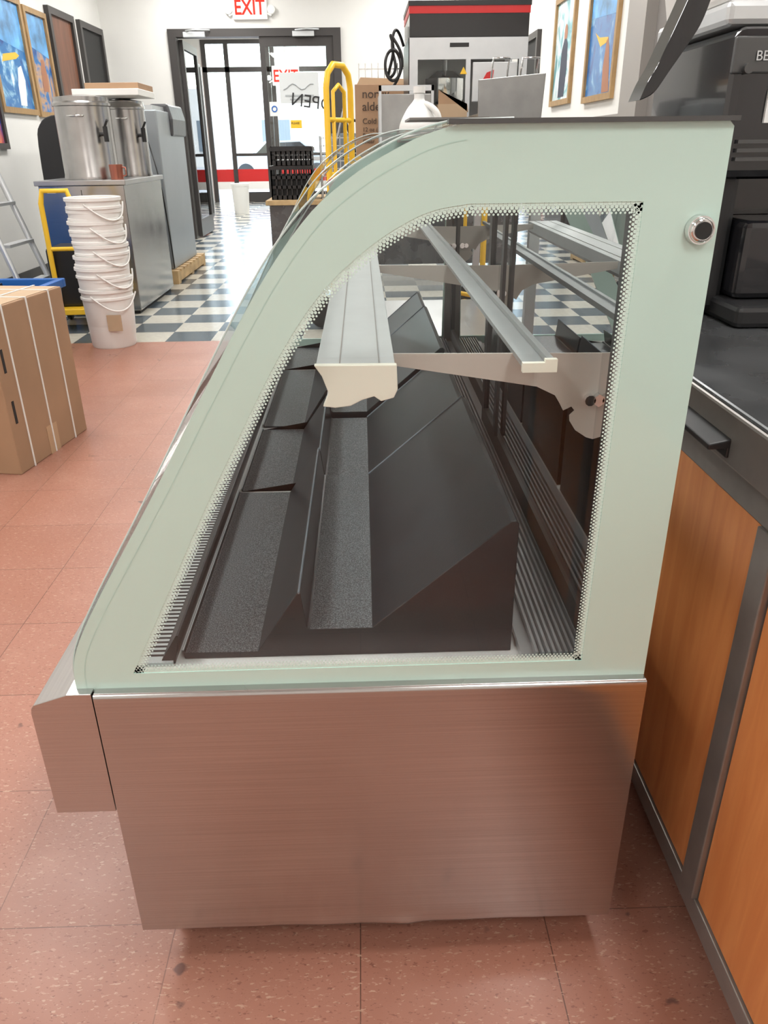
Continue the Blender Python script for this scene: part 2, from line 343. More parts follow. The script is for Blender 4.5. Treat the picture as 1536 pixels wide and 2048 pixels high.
# ------------------------------------------------------------------ display case
case=root('refrigerated_display_case')
C0,C1=.825,2.75
outer=catmull([(-.3885,.522),(-.386,.555),(-.3728,.593),(-.336,.659),(-.253,.7925),(-.130,.997),(-.0618,1.090),(-.0105,1.133),(.0386,1.160),(.0721,1.173),(.1007,1.179)],5)+[(.359,1.179),(.3636,1.1745),(.363,.515),(-.3885,.515)]
icurve=catmull([(-.311,.543),(-.255,.653),(-.1984,.765),(-.146,.862),(-.094,.954),(-.045,1.0215),(.0104,1.070),(.0634,1.0988),(.108,1.1075)],6)
inner=icurve+[(.284,1.1075),(.277,.545)]
def band(y,name):
    bm=bmesh.new()
    def loop(P):
        vs=[bm.verts.new((a,y,b)) for a,b in P]
        return [bm.edges.new((vs[i],vs[(i+1)%len(vs)])) for i in range(len(vs))]
    es=loop(outer)+loop(inner)
    bmesh.ops.triangle_fill(bm,edges=es,use_beauty=True,use_dissolve=False)
    for f in bm.faces:
        f.normal_update()
        if f.normal.y>0: f.normal_flip()
    g=bmesh.ops.extrude_face_region(bm,geom=bm.faces[:])
    bmesh.ops.translate(bm,verts=[v for v in g['geom'] if isinstance(v,bmesh.types.BMVert)],vec=(0,.008,0))
    bmesh.ops.recalc_face_normals(bm,faces=bm.faces)
    me=bpy.data.meshes.new(name); bm.to_mesh(me)
    me.materials.append(M['green']); me.materials.append(M['greenedge'])
    for p in me.polygons:
        if abs(p.normal.y)<.5: p.material_index=1
    bm.free(); return link(bpy.data.objects.new(name,me),case)
band(C0,'end_panel_near_band'); band(C1,'end_panel_far_band')
for y,nm in ((C0+.004,'end_glass_near'),(C1+.004,'end_glass_far')):
    mesh(nm,[(a,y,b) for a,b in inner],[tuple(range(len(inner)))],M['glass'],case)
def offs(P,d):
    out=[]
    for i,p in enumerate(P):
        q0=P[max(i-1,0)];q1=P[min(i+1,len(P)-1)]; t=(q1[0]-q0[0],q1[1]-q0[1]); m=math.hypot(*t)
        out.append((p[0]+t[1]/m*d,p[1]-t[0]/m*d))
    return out
op=outer[:-4]
s1=offs(op,.0135); s2=offs(op,.0143)
n=len(s1)
mesh('end_panel_seam_line',[(x,C0-.0003,z) for x,z in s1]+[(x,C0-.0003,z) for x,z in s2],[(i,i+1,i+1+n,i+n) for i in range(n-1)],M['seamg'],case)
def resample(P,step,closed=True):
    Q=P+[P[0]]; L=[0]
    for i in range(len(Q)-1): L.append(L[-1]+math.dist(Q[i],Q[i+1]))
    n=int(L[-1]/step); out=[]; k=0
    for i in range(n):
        s=L[-1]*i/n
        while L[k+1]<s: k+=1
        t=(s-L[k])/max(1e-9,L[k+1]-L[k]); a,b=Q[k],Q[k+1]
        d=((b[0]-a[0]),(b[1]-a[1])); m=math.hypot(*d)
        out.append(((a[0]+d[0]*t,a[1]+d[1]*t),(d[0]/m,d[1]/m),s))
    return out
dv=[];df=[]
for row,(off,rad) in enumerate([(.0012,.0024),(.0044,.0021),(.0076,.0017),(.0106,.0012)]):
    Rr=resample(inner,.0046)
    for i,(p,t,s) in enumerate(Rr):
        q=(p[0]+t[0]*.0023*(row%2),p[1]+t[1]*.0023*(row%2))
        c=(q[0]+t[1]*off,q[1]-t[0]*off)
        if c[0]>.284 or c[1]<.543 or c[1]>1.1085: continue
        k=len(dv)
        for a in range(8): dv.append((c[0]+rad*math.cos(a*.785),C0+.001,c[1]+rad*math.sin(a*.785)))
        df.append(tuple(range(k,k+8)))
mesh('frit_dots',dv,df,M['dots'],case)
for k,(a,b,tl) in enumerate([(.8335,1.46,.012),(1.465,2.10,.05),(2.105,2.748,.10)]):
    fp=[]
    for (x,z),(ox,oz) in zip(offs(op,-.003),op):
        h=oz-.52
        fp.append((x-h*tl,z+h*tl*.12))
    fp.append((.15,fp[-1][1]+.001))
    n=len(fp)
    mesh('front_glass_%d'%k,[(x,a,z) for x,z in fp]+[(x,b,z) for x,z in fp],[(i,i+1,i+1+n,i+n) for i in range(n-1)],M['glassf'],case,smooth=True)
    for yy in (a,b):
        tube('front_glass_edge',[(x,yy,z) for x,z in fp],.0011,M['edgeclr'],case)
box('top_glass',.13,.30,.834,2.74,1.174,1.180,M['glasst'],case)
boxes('top_frame',[(.30,.363,.834,2.76,1.172,1.182),(.12,.30,2.735,2.76,1.172,1.182)],M['steel2'],case)
box('top_trim',.085,.366,.818,.834,1.179,1.1835,M['aludark'],case)
tube('top_front_rail',[(.13,.84,1.179),(.13,2.75,1.179)],.005,M['chrome'],case)
box('top_document',.05,.13,.86,.95,1.184,1.186,M['taupe2'],case)
lathe('lock_knob',[(.0001,-.012),(.009,-.012),(.0095,-.010),(.0112,-.011),(.0120,-.010),(.0125,-.008),(.0138,-.008),(.0145,-.005),(.0145,0)],(.3438,C0-.001,1.08),M['chrome'],case,32,'Y')
cyl('lock_knob_cap',(.3438,C0-.0145,1.08),.0085,.002,M['black'],case,'Y')
NX=60; zs=[.067,.069,.073,.080,.090,.11,.2,.3,.4,.5,.513,.518,.520]
v=[];f=[]
for j,z in enumerate(zs):
    for i in range(NX+1):
        x=-.3637+.7267*i/NX; y=.810
        w=max(0,1-(z-.067)/.022)
        d=math.exp(-((x+.0)/.16)**2)
        y+=-.004*w*d*(1+.25*math.sin(x*55))-.003*w*math.exp(-((x-.045)/.015)**2)
        zz=z
        if j==0: y+=.006*d
        if j==len(zs)-2: y+=.001
        if j==len(zs)-1: y+=.005
        v.append((x,y,zz))
for j in range(len(zs)-1):
    for i in range(NX):
        k=j*(NX+1)+i; f.append((k,k+1,k+NX+2,k+NX+1))
mesh('side_panel',v,f,M['steelh'],case,smooth=True)
box('side_panel_top_flange',-.3637,.363,.813,.8255,.512,.5205,M['steel'],case,.001)
box('side_panel_left_return',-.3637,-.360,.811,.83,.068,.515,M['steel'],case)
box('side_panel_right_return',.360,.3632,.811,.83,.068,.515,M['steel'],case)
box('base_body',-.36,.36,.826,2.75,.10,.512,M['steel2'],case)
box('plinth',-.33,.33,.87,2.7,0.0,.10,M['blackm'],case)
prism('front_bumper',[(-.449,.315),(-.449,.492),(-.4475,.500),(-.443,.506),(-.398,.521),(-.366,.521),(-.366,.315)],.812,2.76,M['steel'],case,.001)
box('deck',-.355,.355,.835,2.745,.513,.520,M['whitesh'],case)
box('air_grille',-.33,-.272,.87,2.72,.5205,.526,M['alup'],case)
boxes('air_grille_slots',[(-.322,-.281,y*.0105+.885,y*.0105+.8890,.5255,.5266) for y in range(0,172)],M['blackm'],case)
prism('tray_front_fence',[(-.292,.520),(-.264,.566),(-.261,.566),(-.270,.5205)],.875,2.72,M['black'],case)
prof=[(-.259,.5205),(-.2605,.536),(-.257,.531),(-.157,.530),(-.098,.622),(-.0935,.6225),(-.087,.567),(-.083,.565),(.002,.565),(.184,.722),(.191,.7225),(.195,.718),(.195,.5205)]
for k,(a,b,dz) in enumerate([(.885,1.432,0),(1.458,1.840,-.016),(1.858,2.40,-.006),(2.418,2.71,-.016)]):
    pp=[(x,z+(dz if z>.5255 else 0)) for x,z in prof]
    if dz<0: pp[3]=(-.157,max(.522,pp[3][1])); pp[2]=(-.257,max(.5225,pp[2][1])); pp[1]=(-.2605,max(.527,pp[1][1]))
    o=prism('step_riser_%d'%k,pp,a,b,M['tray'],case,.0012)
    o.data.materials.append(M['blk'])
    o.data.polygons[2+2].material_index=1; o.data.polygons[2+7].material_index=1
    tube('riser_lip',[(-.0955,a,.6225+dz),(-.0955,b,.6225+dz)],.0016,M['greyp'],case)
    tube('riser_lip_front',[(-.2600,a,pp[1][1]),(-.2600,b,pp[1][1])],.0013,M['alup'],case)
    tube('riser_slope_edge',[(.003,b,.566+dz),(.186,b,.7235+dz)],.0020,M['greyp'],case)
can=[(-.057,.933),(.035,.932),(.036,.905),(.032,.897),(.018,.893),(.004,.903),(-.012,.893),(-.036,.888),(-.047,.889),(-.040,.903),(-.048,.920)]
prism('light_canopy',can,.878,2.70,M['alup'],case,.0008)
cc=[(-.0585,.935),(.0365,.934),(.0375,.905),(.033,.895),(.018,.891),(.010,.897),(-.004,.893),(-.018,.886),(-.036,.884),(-.050,.886),(-.043,.902),(-.050,.922)]
prism('light_canopy_end_cap',cc,.868,.878,M['cream'],case,.001)
boxes('canopy_grooves',[(-.030,-.0288,.88,2.7,.9330,.9336),(.016,.0168,.88,2.7,.9325,.9335)],M['taupe'],case)
prism('shelf_rail',[(.183,.926),(.183,.932),(.190,.932),(.190,.9285),(.213,.9285),(.213,.935),(.221,.935),(.221,.926)],.876,2.70,M['alur'],case)
prism('shelf_rail_end_cap',[(.182,.922),(.182,.933),(.208,.933),(.208,.937),(.222,.937),(.222,.922)],.868,.876,M['cream'],case)
brk=[(.03,.930),(.303,.926),(.303,.815),(.298,.812),(.285,.816),(.270,.826),(.262,.838),(.261,.846),(.267,.852),(.262,.858),(.252,.853),(.247,.862),(.240,.873),(.2157,.885),(.03,.916)]
for k,y in enumerate((.937,1.72,2.62)):
    prism('shelf_bracket_%d'%k,brk,y,y+.003,M['brk'],case)
    for x in (.283,.296): cyl('bracket_bolt',(x,y-.010,.868),.007 if x<.29 else .0085,.01,M['chrome'],case,'Y',10)
tr=[(.205,.322,.85,2.74,.5205,.532)]
for i in range(9): tr.append((.222+i*.008,.2255+i*.008,.85,2.74,.532,.542))
boxes('rear_sill_track',tr,M['alu'],case)
boxes('rear_frame',[(.283,.325,.836,.856,.532,1.172),(.283,.325,2.725,2.745,.532,1.172)],M['taupe2'],case)
box('rear_head_rail',.283,.325,.856,2.725,1.130,1.172,M['alu'],case)
def slider(nm,x,y0,y1):
    boxes(nm+'_frame',[(x,x+.012,y0,y0+.03,.542,1.13),(x,x+.012,y1-.03,y1,.542,1.13),(x,x+.012,y0+.03,y1-.03,.542,.58),(x,x+.012,y0+.03,y1-.03,1.10,1.13)],M['aludark'],case)
    mesh(nm+'_glass',[(x+.006,y0+.03,.58),(x+.006,y1-.03,.58),(x+.006,y1-.03,1.10),(x+.006,y0+.03,1.10)],[(0,1,2,3)],M['glassr'],case)
slider('sliding_door_near',.288,.858,1.83); slider('sliding_door_far',.304,1.78,2.722)
boxes('rear_door_pull',[(.282,.289,1.60,1.625,.58,1.10)],M['aludark'],case)

# ------------------------------------------------------------------ counter at right
ct=root('service_counter')
box('worktop',.478,1.15,-.6,2.9,.822,.850,M['topblk'],ct,.004)
box('worktop_edge',.474,.486,-.6,2.9,.775,.845,M['frame'],ct,.004)
box('carcass',.515,1.14,-.58,2.88,.09,.822,M['blackm'],ct)
box('toe_kick',.56,1.12,-.58,2.85,0,.09,M['blackm'],ct)
fr=[(.498,.513,-.58,2.88,.72,.775),(.498,.513,-.58,2.88,.045,.085)]
for y in (-.55,.04,.84,1.95,2.82): fr.append((.494,.512,y-.022,y+.022,.085,.72))
boxes('steel_frame',fr,M['frame'],ct,.002)
for k,(a,b) in enumerate([(-.528,.018),(.062,.818),(.862,1.928),(1.972,2.798)]):
    box('cabinet_door_%d'%k,.503,.514,a+.003,b-.003,.088,.717,M['cherry'],ct,.001)
prism('door_pull',[(.445,.805),(.478,.812),(.478,.785),(.470,.785),(.470,.798),(.445,.797)],.93,1.12,M['black'],ct,.002)
cb=root('coffee_brewer')
box('base',.68,1.02,1.40,1.88,.85,.89,M['black'],cb,.01)
box('tower',.70,1.02,1.62,1.88,.89,1.12,M['gloss'],cb,.01)
box('warm_front',.70,1.0,1.47,1.62,.89,1.03,M['gloss'],cb,.012)
box('side_panel',.655,.70,1.52,1.88,.86,1.13,M['black'],cb,.012)
box('head',.635,1.02,1.48,1.88,1.10,1.335,M['gloss'],cb,.015)
box('head_band',.632,1.022,1.477,1.49,1.265,1.32,M['aludark'],cb,.003)
text('maker_name','BEMM',(.667,1.4745,1.284),.021,M['alu'],cb)
cyl('dial',(.655,1.465,1.272),.008,.014,M['aludark'],cb,'Y',20)
box('hopper_lid',.62,1.0,1.50,1.85,1.337,1.375,M['alu'],cb,.01)
prism('hopper',[(.63,1.375),(.60,1.50),(.98,1.50),(.95,1.375)],1.53,1.83,M['white'],cb,.01)
box('front_label',.70,.80,1.474,1.48,1.19,1.24,M['whitesh'],cb)
boxes('front_slots',[(.66,.99,1.472,1.48,1.13+i*.014,1.136+i*.014) for i in range(3)],M['aludark'],cb)
blade=catmull([(.448,1.222),(.470,1.233),(.490,1.262),(.515,1.300),(.532,1.330),(.545,1.375),(.56,1.43)],5)
blade2=catmull([(.535,1.44),(.515,1.385),(.500,1.345),(.482,1.300),(.470,1.270),(.458,1.248),(.448,1.222)],5)
prism('funnel_paddle',blade+blade2[:-1],1.38,1.44,M['gloss'],cb,.004)
tube('paddle_arm',[(.548,1.41,1.43),(.58,1.45,1.46),(.66,1.6,1.47)],.014,M['black'],cb)
r=root('dark_fill_cabinet',(1.2,2.05,0))  # added black cabinet, fills out the dark area behind the counter
box('cabinet',0,.75,0,.8,.08,2.05,M['black'],r,.01)
boxes('door_frames',[(.02,.06,-.03,0,.15,1.9),(.69,.73,-.03,0,.15,1.9),(.06,.69,-.03,0,1.84,1.9),(.06,.69,-.03,0,.15,.21)],M['aludark'],r)
box('door_glass',.06,.69,-.012,-.006,.21,1.84,M['gloss'],r)
boxes('feet',[(.05,.12,.05,.12,0,.08),(.63,.7,.05,.12,0,.08),(.05,.12,.68,.75,0,.08),(.63,.7,.68,.75,0,.08)],M['blackm'],r)

# ------------------------------------------------------------------ left side objects
r=root('strapped_cardboard_box',(-1.37,2.86,0),-8.8)
box('carton',-.62,0,0,.55,0,.64,M['card'],r,.004)
box('top_flap_seam',-.62,0,.268,.272,.64,.6412,M['tape'],r)
box('top_sheet',-.60,-.01,.01,.54,.6405,.642,M['card2'],r)
sp=[]
for y in (.10,.27,.44): sp+=[(0,.003,y-.004,y+.004,0,.643),(-.62,.003,y-.004,y+.004,.642,.6445)]
for x in (-.12,-.35): sp+=[(x-.004,x+.004,-.003,0,0,.643),(x-.004,x+.004,0,.55,.6425,.645)]
boxes('straps',sp,M['white'],r)
boxes('hand_holes',[(.0005,.0015,.035,.050,.20,.29),(.0005,.0015,.035,.050,.40,.49)],M['blackm'],r)
boxes('side_tape',[(.0002,.0012,.23,.31,.0,.12)],M['tape'],r)

r=root('storage_tote',(-2.30,4.68,0),-3)
def taper(name,x,y,z0,z1,k,mat,r,bev=.01):
    v=[(-x*k,-y*k,z0),(x*k,-y*k,z0),(x*k,y*k,z0),(-x*k,y*k,z0),(-x,-y,z1),(x,-y,z1),(x,y,z1),(-x,y,z1)]
    return mesh(name,v,BF[:1]+BF[2:],mat,r,bevel=bev)
taper('tub',.42,.30,.0,.42,.95,M['greyp'],r)
boxes('rim',[(-.44,.44,-.32,-.28,.40,.45),(-.44,.44,.28,.32,.40,.45),(-.44,-.40,-.28,.28,.40,.45),(.40,.44,-.28,.28,.40,.45)],M['blue'],r,.006)
boxes('contents',[(-.38,.1,-.26,.2,.3,.44)],M['black'],r)
boxes('ribs',[(x,x+.02,-.305,-.28,.05,.38) for x in (-.3,-.1,.1,.3)],M['greyp'],r)

r=root('bucket_stack',(-1.645,5.12,0))
for i in range(9):
    z=i*.067; dx=random.uniform(-.008,.008); dy=random.uniform(-.008,.008)
    lathe('bucket_%d'%i,[(.001,z),(.135,z),(.140,z+.01),(.156,z+.30),(.164,z+.305),(.164,z+.318),(.157,z+.322),(.157,z+.345),(.167,z+.35),(.167,z+.368),(.158,z+.37),(.153,z+.366),(.138,z+.04)],(dx,dy,0),M['white'],r,40)
    if i%2==0:
        a0=random.uniform(-2.2,-1.4)
        pts=[(.168*math.cos(a0+t*.4)*1.04,.168*math.sin(a0+t*.4)*1.04,z+.335-.10*math.sin(math.pi*t/5)) for t in range(6)]
        tube('handle',pts,.005,M['white'],r,smooth=True)
box('bucket_label',.02,.11,-.158,-.153,.12,.22,M['card2'],r)

r=root('stainless_cabinet',(-1.73,6.14,0))
box('body',-.62,0,0,1.15,.03,.93,brushed('cabinet_steel',(.45,.45,.45),.2,.04),r,.004)
box('top',-.64,.02,-.02,1.17,.93,.965,M['steel2'],r,.004)
boxes('door_gap',[(-.315,-.311,-.002,.001,.06,.9)],M['blackm'],r)
box('kick',-.6,-.02,.03,1.1,0,.03,M['blackm'],r)
box('badge',-.56,-.50,-.003,0,.88,.90,M['white'],r)
def urn(name,x,y,rad,h):
    r=root(name,(x,y,.966))
    lathe('body',[(.001,.0),(rad*1.0,0),(rad,.02),(rad*.985,.03),(rad*.985,h*.86),(rad*1.03,h*.87),(rad*1.03,h*.9),(rad*.98,h*.92),(rad*.98,h*.97),(rad*.3,h),(.001,h)],(0,0,0),pm('urn_steel',(.42,.41,.40),.25,1,var=.1,vscale=9),r,48)
    d=Vector((.75,-.66,0)); p=d*rad
    tube('spigot_pipe',[(p.x,p.y,.30),(p.x+d.x*.06,p.y+d.y*.06,.30)],.014,M['black'],r)
    tube('spigot_body',[(p.x+d.x*.06,p.y+d.y*.06,.25),(p.x+d.x*.06,p.y+d.y*.06,.35)],.018,M['black'],r)
    tube('spigot_lever',[(p.x+d.x*.06,p.y+d.y*.06,.35),(p.x+d.x*.10,p.y+d.y*.10,.39)],.009,M['black'],r)
    tube('handle',[(-rad*.2,-rad,.42),(-rad*.2,-rad-.03,.42),(rad*.3,-rad-.03,.42),(rad*.3,-rad*.97,.42)],.006,M['chrome'],r)
urn('iced_tea_urn',-2.03,6.42,.20,.56); urn('iced_tea_urn',-1.87,6.98,.15,.56)
r=root('copper_mug',(-1.79,6.22,.966)); lathe('cup',[(.001,0),(.045,0),(.05,.1),(.047,.1),(.042,.01)],(0,0,0),pm('copper',(.45,.17,.12),.3,.8),r); tube('handle',[(.045,-.01,.08),(.075,-.02,.08),(.075,-.02,.03),(.043,-.01,.02)],.005,pm('copper2',(.45,.17,.12),.3,.8),r)
r=root('flat_carton',(-1.95,6.62,1.527)); box('carton',-.17,.32,-.1,.4,0,.045,M['white'],r,.004); box('tray',-.1,.30,0,.45,.046,.09,M['card'],r,.004)
r=root('covered_stock_cart',(-2.74,7.33,0))
prism('dust_cover',catmull([(0,.06),(-.01,.6),(.0,1.2),(.04,1.36),(.15,1.43),(.35,1.42),(.48,1.3),(.50,.7),(.49,.06)],3),0,.2,pm('cover_plastic',(.015,.015,.017),.3,bump=1,bscale=12),r,.01)
for x in (.05,.4):
    for y in (.03,.17): lathe('caster',[(.001,0),(.025,0),(.03,.01),(.025,.02),(.001,.02)],(x,y,.03),M['black'],r,16,'X')
r=root('yellow_platform_truck',(-2.03,5.62,0),4)
tube('push_handle',[(-.12,.0,.14),(-.12,.0,.84),(-.10,.0,.92),(.06,.0,.92),(.08,.0,.84),(.08,.0,.14)],.018,M['yellow'],r)
tube('cross_bar',[(-.12,0,.55),(.08,0,.55)],.014,M['yellow'],r)
box('deck',-.2,.12,-.05,.43,.11,.15,M['yellow'],r,.005)
boxes('dark_load',[(-.17,.07,.05,.40,.151,.55)],M['black'],r,.02)
for x,y in ((-.17,-.02),(.09,-.02),(-.17,.38),(.09,.38)): lathe('caster',[(.001,0),(.05,0),(.055,.015),(.05,.03),(.001,.03)],(x-.015,y,.055),M['black'],r,20,'X')
r=root('step_ladder',(-2.95,5.9,0))
for y0 in (0,.45):
    tube('front_rail',[(.55,y0-.1*(y0==0),.0),(.05,y0+.0,1.62)],.022,M['alu'],r)
    tube('rear_rail',[(-.25,y0,.0),(.03,y0,1.6)],.016,M['alu'],r)
for k in range(1,6):
    t=k/6; box('tread',.55-.5*t-.05,.55-.5*t+.03,0,.45,1.62*t-.01,1.62*t+.01,M['alu'],r)
box('top_cap',-.04,.13,-.03,.48,1.60,1.64,M['alu'],r,.01)
r=root('blue_mat',(-2.52,5.15,0)); prism('panel',[(-.60,0),(-.55,0),(.20,.0),(.25,.03),(-.02,1.02),(-.18,1.02)],0,.06,M['blue'],r,.01)
r=root('wooden_pallet',(-2.7,7.6,0))
boxes('boards',[(0,.95,i*.16,i*.16+.11,.10,.12) for i in range(9)]+[(x,x+.08,0,1.39,.02,.10) for x in (0,.435,.87)]+[(0,.95,i*.64,i*.64+.11,0,.02) for i in range(3)],M['pallet'],r)
r=root('stainless_refrigerator',(-2.62,7.72,.12))
box('body',0,.82,0,1.1,0,1.36,pm('fridge_side',(.33,.36,.38),.35,.5,var=.04,vscale=3),r,.01)
box('rear_cowl',.05,.78,.05,1.0,1.36,1.40,M['alu'],r)
lathe('round_vent',[(.001,-.02),(.09,-.02),(.12,0),(.14,0),(.14,.02)],(.62,-.02,.62),M['alu'],r,32,'Y')
tube('power_cord',[(.70,-.02,1.2),(.85,-.3,.9),(.86,-.2,.3),(.83,-.05,.02)],.006,M['black'],r,smooth=True)
prism('plastic_wrap',[(.60,1.22),(.84,1.15),(.85,1.3),(.82,1.43),(.65,1.43)],.5,1.12,pm('wrap',(.06,.06,.065),.3,bump=1,bscale=15),r,.02)
r=root('tall_refrigerator',(-3.3,12.25,0))
box('body',0,.86,0,1.5,.14,2.35,M['black'],r,.02)
boxes('side_trim',[(.861,.875,0,.06,.2,2.3),(.861,.875,.72,.78,.2,2.3),(.861,.875,1.44,1.5,.2,2.3)],M['alu'],r)
for y in (.1,1.4): 
    for x in (.1,.78): lathe('caster',[(.001,0),(.06,0),(.065,.02),(.06,.04),(.001,.04)],(x,y,.065),M['black'],r,20,'X'); box('caster_fork',x-.01,x+.05,y-.02,y+.02,.06,.14,M['alu'],r)
r=root('white_pail',(-2.35,16.3,0)); lathe('pail',[(.001,0),(.14,0),(.17,.5),(.175,.5),(.175,.55),(.001,.56)],(0,0,0),M['white'],r)

# ------------------------------------------------------------------ objects behind the case
r=root('work_bench',(-.83,7.2,0))
box('top',0,1.9,0,.9,.71,.75,M['pallet'],r,.004)
boxes('skirt',[(.03,1.87,.03,.87,.2,.71)],M['topblk'],r); boxes('legs',[(.03,.1,.03,.1,0,.2),(1.8,1.87,.03,.1,0,.2),(.03,.1,.8,.87,0,.2),(1.8,1.87,.8,.87,0,.2)],M['topblk'],r)
def crate(r,x,y,z,w,d,h,mat):
    L=[(x,x+w,y,y+d,z,z+.01)]
    for k in range(4):
        zz=z+.01+k*(h-.02)/3.2
        L+=[(x,x+w,y,y+.012,zz,zz+.025),(x,x+w,y+d-.012,y+d,zz,zz+.025),(x,x+.012,y,y+d,zz,zz+.025),(x+w-.012,x+w,y,y+d,zz,zz+.025)]
    n=8
    for i in range(n+1):
        xx=x+(w-.012)*i/n; L+=[(xx,xx+.012,y,y+.012,z,z+h),(xx,xx+.012,y+d-.012,y+d,z,z+h)]
        yy=y+(d-.012)*i/n; L+=[(x,x+.012,yy,yy+.012,z,z+h),(x+w-.012,x+w,yy,yy+.012,z,z+h)]
    L+=[(x-.01,x+w+.01,y-.01,y+.02,z+h-.03,z+h),(x-.01,x+w+.01,y+d-.02,y+d+.01,z+h-.03,z+h),(x-.01,x+.02,y,y+d,z+h-.03,z+h),(x+w-.02,x+w+.01,y,y+d,z+h-.03,z+h)]
    boxes('crate',L,mat,r)
r=root('milk_crate_stack',(-.78,7.28,.751)); crate(r,0,0,0,.36,.36,.27,M['black']); crate(r,.01,.01,.275,.35,.35,.14,M['black'])
boxes('folded_cloths',[(.03,.33,.03,.33,.02,.2)],M['blackm'],r)
r=root('wire_basket_stack',(-.35,7.35,.751)); 
L=[]
for k in range(9): L.append((0,.42,.0,.004,.06*k,.06*k+.006)); 
for k in range(13): L.append((.035*k,.035*k+.005,0,.004,0,.5)); 
for k in range(9): L.append((0,.004,0,.4,.06*k,.06*k+.006)); 
for k in range(12): L.append((0,.004,.035*k,.035*k+.005,0,.5))
boxes('wires',L,M['alu'],r)
tube('rod_a',[(.05,.1,.1),(.22,.1,.72)],.012,M['steel2'],r); tube('rod_b',[(.40,.1,.1),(.2,.12,.70)],.012,M['black'],r); tube('rod_c',[(.45,.1,.02),(.42,.15,.6),(.3,.15,.62)],.012,M['black'],r)
boxes('dark_bins',[(.08,.38,.08,.36,.01,.32),(.1,.34,.1,.3,.33,.52)],M['greyp'],r,.01)
r=root('hand_truck',(-.13,5.6,0),55)
tube('outer_frame',[(-.13,0,.1),(-.13,0,1.5),(-.11,0,1.58),(-.05,0,1.63),(.05,0,1.63),(.11,0,1.58),(.13,0,1.5),(.13,0,.1)],.02,M['yellow'],r)
tube('inner_hoop',[(-.06,0,.6),(-.06,0,1.48),(0,0,1.52),(.06,0,1.48),(.06,0,.6)],.013,M['yellow'],r)
for z in (.2,.6,1.0,1.32): tube('cross_bar',[(-.13,0,z),(.13,0,z)],.015,M['yellow'],r)
box('toe_plate',-.2,.2,-.22,0,.0,.015,M['yellow'],r)
for x in (-.2,.15): lathe('wheel',[(.001,0),(.08,0),(.11,.01),(.12,.025),(.11,.045),(.08,.05),(.001,.05)],(x,.08,.12),M['black'],r,24,'X')
box('axle_plate',-.15,.15,0,.1,.10,.14,M['yellow'],r)

r=root('steel_work_table',(0,3.1,0))
box('top',-.12,1.5,0,1.9,1.02,1.05,M['steel2'],r,.004)
boxes('legs',[(x,x+.04,y,y+.04,0,1.02) for x in (-.10,1.44) for y in (.03,1.83)],M['alu'],r); box('under_shelf',-.1,1.48,.03,1.87,.25,.28,M['steel2'],r)
r=root('printed_carton',(-.02,4.35,1.051))
box('carton',0,.25,0,.3,0,.39,M['card'],r,.003)
ink=pm('ink',(.06,.04,.03),.7)
text('print','nortiv\nalderg',(.035,-.002,.33),.056,ink,r); text('print','Cold Drink',(.035,-.002,.215),.036,ink,r); text('print','12 oz (473)\nPolypropylene\nClear',(.035,-.002,.18),.027,ink,r)
prism('open_flap',[(0,.39),(.25,.39),(.28,.43),(.03,.44)],.28,.284,M['card2'],r)
r=root('wire_rack',(0,4.82,1.051))
L=[]
for k in range(8): L.append((0,.32,.001*k,.001*k+.006,.07*k,.07*k+.006))
for k in range(10): L.append((.035*k,.035*k+.005,0,.006,0,.52))
boxes('wires',L,M['chrome'],r)
r=root('plastic_jug',(.223,3.22,1.051))
lathe('bottle',catmull([(.001,0),(.07,.002),(.076,.02),(.076,.15),(.07,.19),(.045,.235),(.022,.262),(.019,.275),(.019,.285)],4)+[(.001,.286)],(0,0,0),pm('hdpe',(.78,.78,.76),.35),r)
cyl('cap',(0,0,.286),.022,.022,M['white'],r)
tube('handle',[(.02,-.02,.25),(.06,-.045,.235),(.075,-.045,.18),(.068,-.03,.13)],.011,M['white'],r,smooth=True)
r=root('popcorn_machine',(.217,3.75,1.051))
box('header_black',0,.50,0,.40,.52,.645,M['gloss'],r,.003); box('header_stripe',-.002,.502,-.003,.403,.605,.632,M['red'],r); box('header_top',-.005,.505,-.005,.405,.632,.65,M['black'],r)
boxes('posts',[(0,.035,0,.03,.05,.52),(.465,.5,0,.03,.05,.52),(0,.035,.37,.4,.05,.52),(.465,.5,.37,.4,.05,.52)],M['alu'],r)
boxes('inner_rails',[(.035,.465,.0,.02,.44,.52),(.035,.465,0,.02,.05,.09),(.24,.26,0,.015,.09,.44)],M['alu'],r)
box('side_left_strip',-.004,.0,0,.4,.05,.52,M['black'],r); box('base',0,.5,0,.4,0,.05,M['alu'],r,.003)
box('window_left',.035,.24,.008,.012,.09,.44,M['glassd'],r)
box('door_panel',.27,.46,.004,.012,.28,.43,M['alu'],r,.003); box('back_panel',.035,.465,.385,.39,.05,.52,M['steel3'],r)
lathe('kettle',[(.001,0),(.08,0),(.09,.02),(.09,.10),(.05,.13),(.001,.135)],(.17,.2,.28),M['chrome'],r); tube('kettle_hanger',[(.17,.2,.41),(.17,.2,.52)],.01,M['alu'],r)
prism('warning_label',[(.215,.385),(.245,.385),(.23,.412)],-.004,-.001,M['yellow'],r); prism('door_mark',[(.30,.34),(.35,.31),(.36,.40),(.33,.39)],-.002,.003,M['red'],r)
box('label_plate',.17,.25,-.003,0,.485,.50,M['black'],r)
tube('power_cord',[(-.02,.1,.5),(-.05,.05,.58),(-.08,.02,.50),(-.05,0,.40),(-.10,.02,.36),(-.06,.0,.48),(-.09,.0,.55),(-.02,.0,.45),(-.05,.0,.36),(-.08,.03,.33)],.006,M['black'],r,smooth=True)
tube('cord_coil',[(-.07+.035*math.cos(t*.7),.0+.01*math.sin(t),.42+.06*math.sin(t*.7)) for t in range(30)],.006,M['black'],r,smooth=True)
r=root('countertop_fryer',(.45,3.25,1.051))
